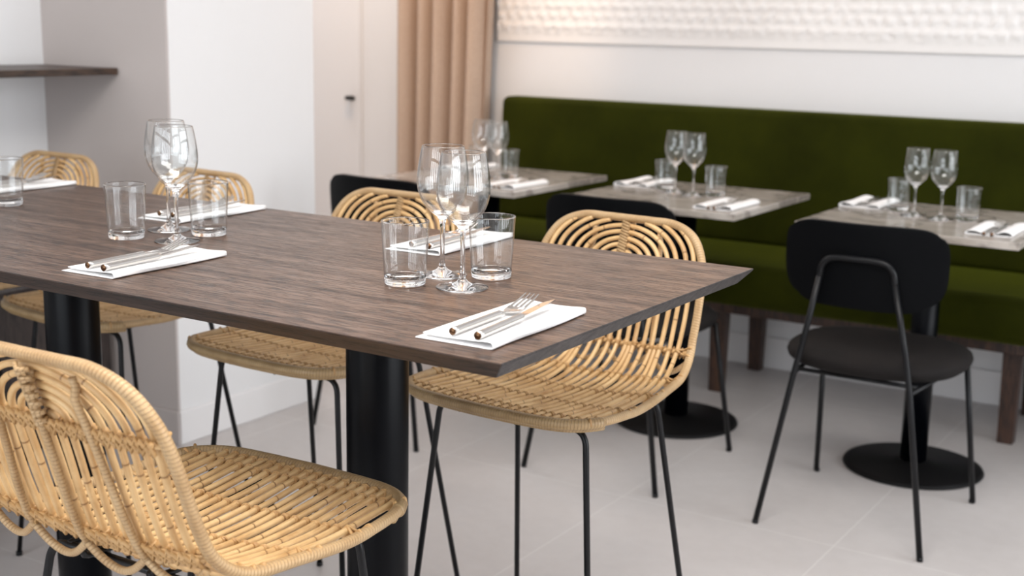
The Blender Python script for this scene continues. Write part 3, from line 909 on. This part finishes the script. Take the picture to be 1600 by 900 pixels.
place_copies(tb, [
    (-1.123, 1.470, HB, 0.0, 'clear water tumbler left of the nearest pair of wine glasses'),
    (-1.052, 1.590, HB, 0.5, 'clear water tumbler right of the nearest pair of wine glasses'),
    (-1.743, 1.492, HB, 1.0, 'clear water tumbler left of the left pair of wine glasses'),
    (-1.659, 1.604, HB, 1.5, 'clear water tumbler right of the left pair of wine glasses'),
    (-2.232, 1.612, HB, 2.0, 'water tumbler cut by the left edge of the photo'),
    (-0.872, 3.775, HM, 2.5, 'tumbler right of the wine glasses on the rightmost marble table'),
    (-1.092, 3.850, HM, 3.0, 'tumbler left of the wine glasses on the rightmost marble table'),
    (-1.658, 3.790, HM, 3.5, 'tumbler right of the wine glasses on the middle marble table'),
    (-1.865, 3.850, HM, 4.0, 'tumbler left of the wine glasses on the middle marble table'),
    (-2.437, 3.785, HM, 4.5, 'tumbler right of the wine glasses on the marble table nearest the curtain'),
    (-2.595, 3.830, HM, 5.0, 'tumbler left of the wine glasses on the marble table nearest the curtain')], 'water tumblers on the tables')

# ------------------------------------------------------------------ napkins and cutlery
def napkin():
    # folded cloth: cross section doubled over with a soft roll on the right, swept along y
    bm = bmesh.new()
    w, ln = 0.112, 0.235
    ny = 16
    prof0 = crom([(-0.5, 0, 0.0009), (-0.2, 0, 0.0010), (0.25, 0, 0.0010), (0.46, 0, 0.0012), (0.495, 0, 0.0045), (0.46, 0, 0.0078), (0.25, 0, 0.0066), (0.0, 0, 0.0058), (-0.25, 0, 0.0056), (-0.44, 0, 0.0062)], 5)
    rows = []
    for j in range(ny + 1):
        t = j / ny
        row = []
        for k, p in enumerate(prof0):
            top = k / len(prof0) > 0.5
            x = p.x * w
            y = (t - 0.5) * ln
            z = p.z
            if top:
                z += 0.0010 * math.sin(t * 5 + p.x * 4) + 0.0016 * (1 - t) * (0.5 - p.x) * 0.8
                y += 0.006 * (0.5 - p.x) + (0.010 if t > 0.5 else 0) * (0.5 - p.x) * (t - 0.5) * 2
                x += 0.004 * math.sin(t * 3)
            x += 0.0016 * math.sin(t * 7 + k * 0.2)
            row.append(bm.verts.new((x, y, max(z, 0.0008))))
        rows.append(row)
    for a, b_ in zip(rows, rows[1:]):
        for i in range(len(a) - 1): bm.faces.new((a[i], a[i + 1], b_[i + 1], b_[i]))
    o = bm_obj('napkin', bm, M['napkin'], None, True)
    sd = o.modifiers.new('solid', 'SOLIDIFY'); sd.thickness = 0.0014; sd.offset = 0
    return o
def fork():
    root = empty('fork', (0, 0, 0))          # handle end at the origin, tines towards +y
    mb = MB()
    mb.tube(crom([(0, 0.0, 0.0042), (0, 0.05, 0.0044), (0, 0.098, 0.0046), (0, 0.116, 0.0046), (0, 0.128, 0.0042)], 5), [0.0049] * 11 + [0.0048] * 4 + [0.0034, 0.0030, 0.0026, 0.0023, 0.0021, 0.0020], 14)
    mb.build('handle', M['steel'], root)
    mb = MB(); mb.tube([(0, -0.0003, 0.0042), (0, 0.0012, 0.0042)], 0.0047, 14); mb.build('end_cap', M['steel_cap'], root)
    bm = bmesh.new()
    def zf(y): # dips after the neck then rises to the tips
        t = (y - 0.126) / 0.074
        return 0.0042 - 0.0022 * math.sin(min(t / 0.55, 1) * PI) + 0.021 * max(0, t - 0.35) ** 1.45
    outline = [(0.126, 0.0020), (0.132, 0.0036), (0.138, 0.0080), (0.144, 0.0110), (0.152, 0.0122), (0.160, 0.0122)]
    th = 0.0011
    prev = None
    for y, hw in outline:
        z = zf(y)
        row = [bm.verts.new((x, y, z + dz + (abs(x) / 0.012) ** 2 * 0.0012)) for dz in (th, -th) for x in (-hw, -hw / 3, hw / 3, hw)]
        if prev:
            for i in range(3):
                bm.faces.new((prev[i], prev[i + 1], row[i + 1], row[i])); bm.faces.new((prev[4 + i], row[4 + i], row[5 + i], prev[5 + i]))
            bm.faces.new((prev[0], row[0], row[4], prev[4])); bm.faces.new((prev[3], prev[7], row[7], row[3]))
        else: bm.faces.new((row[0], row[1], row[2], row[3], row[7], row[6], row[5], row[4]))
        prev = row
    bm.faces.new((prev[3], prev[2], prev[1], prev[0], prev[4], prev[5], prev[6], prev[7]))
    for k in range(4):
        xc = -0.0101 + 0.00675 * k
        pr = None
        for q in range(7):
            y = 0.159 + 0.041 * q / 6; z = zf(y); hw = 0.0019 - 0.0010 * (q / 6) ** 2
            xx = xc * (1 - 0.05 * q / 6)
            row = [bm.verts.new((xx + a, y, z + b_)) for a, b_ in ((-hw, th * 0.9), (hw, th * 0.9), (hw, -th * 0.9), (-hw, -th * 0.9))]
            if pr:
                for i in range(4): bm.faces.new((pr[i], pr[(i + 1) % 4], row[(i + 1) % 4], row[i]))
            else: bm.faces.new(row)
            pr = row
        bm.faces.new(list(reversed(pr)))
    bm_obj('head', bm, M['steel'], root, False, 0.0004, 1)
    return root
def knife():
    root = empty('knife', (0, 0, 0))
    mb = MB()
    mb.tube(crom([(0, 0.0, 0.0045), (0, 0.05, 0.0046), (0, 0.105, 0.0046), (0, 0.116, 0.0046), (0, 0.122, 0.0046)], 5), [0.0052] * 14 + [0.0044, 0.0042, 0.004, 0.0036, 0.0032, 0.0028, 0.0026], 14)
    mb.build('handle', M['steel'], root)
    mb = MB(); mb.tube([(0, -0.0003, 0.0045), (0, 0.0012, 0.0045)], 0.0050, 14); mb.build('end_cap', M['steel_cap'], root)
    bm = bmesh.new(); pr = None
    for y, x0, x1 in ((0.119, -0.0025, 0.0025), (0.126, -0.0035, 0.0030), (0.134, -0.0090, 0.0032), (0.16, -0.0098, 0.0033), (0.19, -0.0092, 0.0030), (0.205, -0.0060, 0.0024), (0.214, -0.0010, 0.0014)):
        z = 0.0046 + 0.004 * ((y - 0.119) / 0.095)
        row = [bm.verts.new(p) for p in ((x0, y, z - 0.0002), (x1, y, z + 0.0010), (x1, y, z - 0.0010))]
        if pr:
            for i in range(3): bm.faces.new((pr[i], pr[(i + 1) % 3], row[(i + 1) % 3], row[i]))
        else: bm.faces.new(row)
        pr = row
    bm.faces.new(list(reversed(pr)))
    bm_obj('blade', bm, M['steel'], root)
    return root
NAP = [  # x, y, z, angle, where
    (-0.862, 1.336, HB, 2, 'at the right corner of the high table'),
    (-1.532, 1.350, HB, 2, 'at the near edge, left of centre of the high table'),
    (-1.275, 1.800, HB, 2, 'at the far edge behind the nearest wine glasses'),
    (-1.848, 1.775, HB, 2, 'at the far edge behind the left pair of wine glasses'),
    (-2.440, 1.790, HB, 2, 'at the far edge beside the tumbler cut by the photo edge'),
    (-0.752, 3.615, HM, 0, 'front right on the rightmost marble table'),
    (-1.200, 3.925, HM, 180, 'rear left on the rightmost marble table'),
    (-1.530, 3.590, HM, 0, 'front right on the middle marble table'),
    (-1.975, 3.925, HM, 180, 'rear left on the middle marble table'),
    (-2.285, 3.590, HM, 0, 'front right on the marble table nearest the curtain'),
    (-2.700, 3.925, HM, 180, 'rear left on the marble table nearest the curtain')]
def rolled_napkin():
    # napkin with both long sides turned in as soft rolls, cutlery lying between them
    bm = bmesh.new(); w, ln, ny = 0.118, 0.215, 14
    prof0 = crom([(-0.14, 0, 0.0060), (-0.20, 0, 0.0095), (-0.33, 0, 0.0125), (-0.46, 0, 0.0100), (-0.50, 0, 0.0045), (-0.44, 0, 0.0010), (0, 0, 0.0010), (0.44, 0, 0.0010), (0.50, 0, 0.0045), (0.46, 0, 0.0105), (0.33, 0, 0.0130), (0.20, 0, 0.0095), (0.15, 0, 0.0060)], 5)
    rows = []
    for j in range(ny + 1):
        t = j / ny
        rows.append([bm.verts.new((p.x * w * (1 - 0.03 * math.sin(t * 4)), (t - 0.5) * ln + 0.008 * p.x, max(0.0009, p.z * (1 + 0.08 * math.sin(t * 6 + p.x * 3))))) for p in prof0])
    for a, b_ in zip(rows, rows[1:]):
        for i in range(len(a) - 1): bm.faces.new((a[i], a[i + 1], b_[i + 1], b_[i]))
    o = bm_obj('napkin', bm, M['napkin'], None, True)
    sd = o.modifiers.new('solid', 'SOLIDIFY'); sd.thickness = 0.0014; sd.offset = 0
    return o
nk = napkin(); nk['category'] = 'napkin'
place_copies(nk, [(x, y, z, math.radians(a), 'white napkin ' + lb) for x, y, z, a, lb in NAP[:5]], 'white folded napkins on the high table')
nr = rolled_napkin(); nr['category'] = 'napkin'
place_copies(nr, [(x, y, z, math.radians(a), 'white napkin ' + lb) for x, y, z, a, lb in NAP[5:]], 'white folded napkins on the marble tables')
fk = fork(); fk['category'] = 'fork'
kn = knife(); kn['category'] = 'knife'
def on(x, y, a, dx, dy):
    a = math.radians(a); return x + dx * math.cos(a) - dy * math.sin(a), y + dx * math.sin(a) + dy * math.cos(a)
fs_, ks_ = [], []
for x, y, z, a, lb in NAP:
    low = z < 0.8
    fx, fy = on(x, y, a, -0.011 if low else -0.006, -0.112); fs_.append((fx, fy, z + (0.0022 if low else 0.0094), math.radians(a + (0 if low else 1.5)), 'fork on the napkin ' + lb))
    kx, ky = on(x, y, a, 0.032 if z > 0.8 else 0.010, -0.116); ks_.append((kx, ky, z + (0.0024 if low else 0.0100), math.radians(a + (0 if low else 4)), 'knife on the napkin ' + lb))
place_copies(fk, fs_, 'forks on the napkins')
place_copies(kn, ks_, 'knives on the napkins')

# ------------------------------------------------------------------ warm pendant lamps above the bistro tables
def pendant():
    root = empty('pendant_lamp', (0, 0, 0))
    bm = bmesh.new()
    lathe(bm, [(0.0, 0.225), (0.035, 0.222), (0.08, 0.200), (0.115, 0.155), (0.125, 0.105), (0.112, 0.055), (0.08, 0.018), (0.035, 0.002), (0.0, 0.0)], 40)
    bm_obj('lamp_shade', bm, M['lamp_shade'], root, True)
    mb = MB(); mb.tube([(0, 0, 0.222), (0, 0, ZC - 1.53)], 0.003, 8); mb.build('cord', M['metal'], root)
    bm = bmesh.new(); lathe(bm, [(0, ZC - 1.555), (0.05, ZC - 1.55), (0.05, ZC - 1.53), (0, ZC - 1.53)], 32); bm_obj('canopy', bm, M['metal'], root)
    return root
m = M['lamp_shade'] = mat('glowing_warm_lamp_shade', (0.8, 0.6, 0.4), 0.5)
bsdf(m).inputs['Emission Color'].default_value = (1.0, 0.52, 0.22, 1)
bsdf(m).inputs['Emission Strength'].default_value = 3.0
pl = pendant(); pl.location = (TX[2], 3.745, 1.53)
tag(pl, 'warm glowing pendant lamp above the marble table nearest the curtain', 'lamp', 'pendant lamps above the marble tables')
copy_tree(pl, (TX[1], 3.745, 1.53), 0, 'warm glowing pendant lamp above the middle marble table')
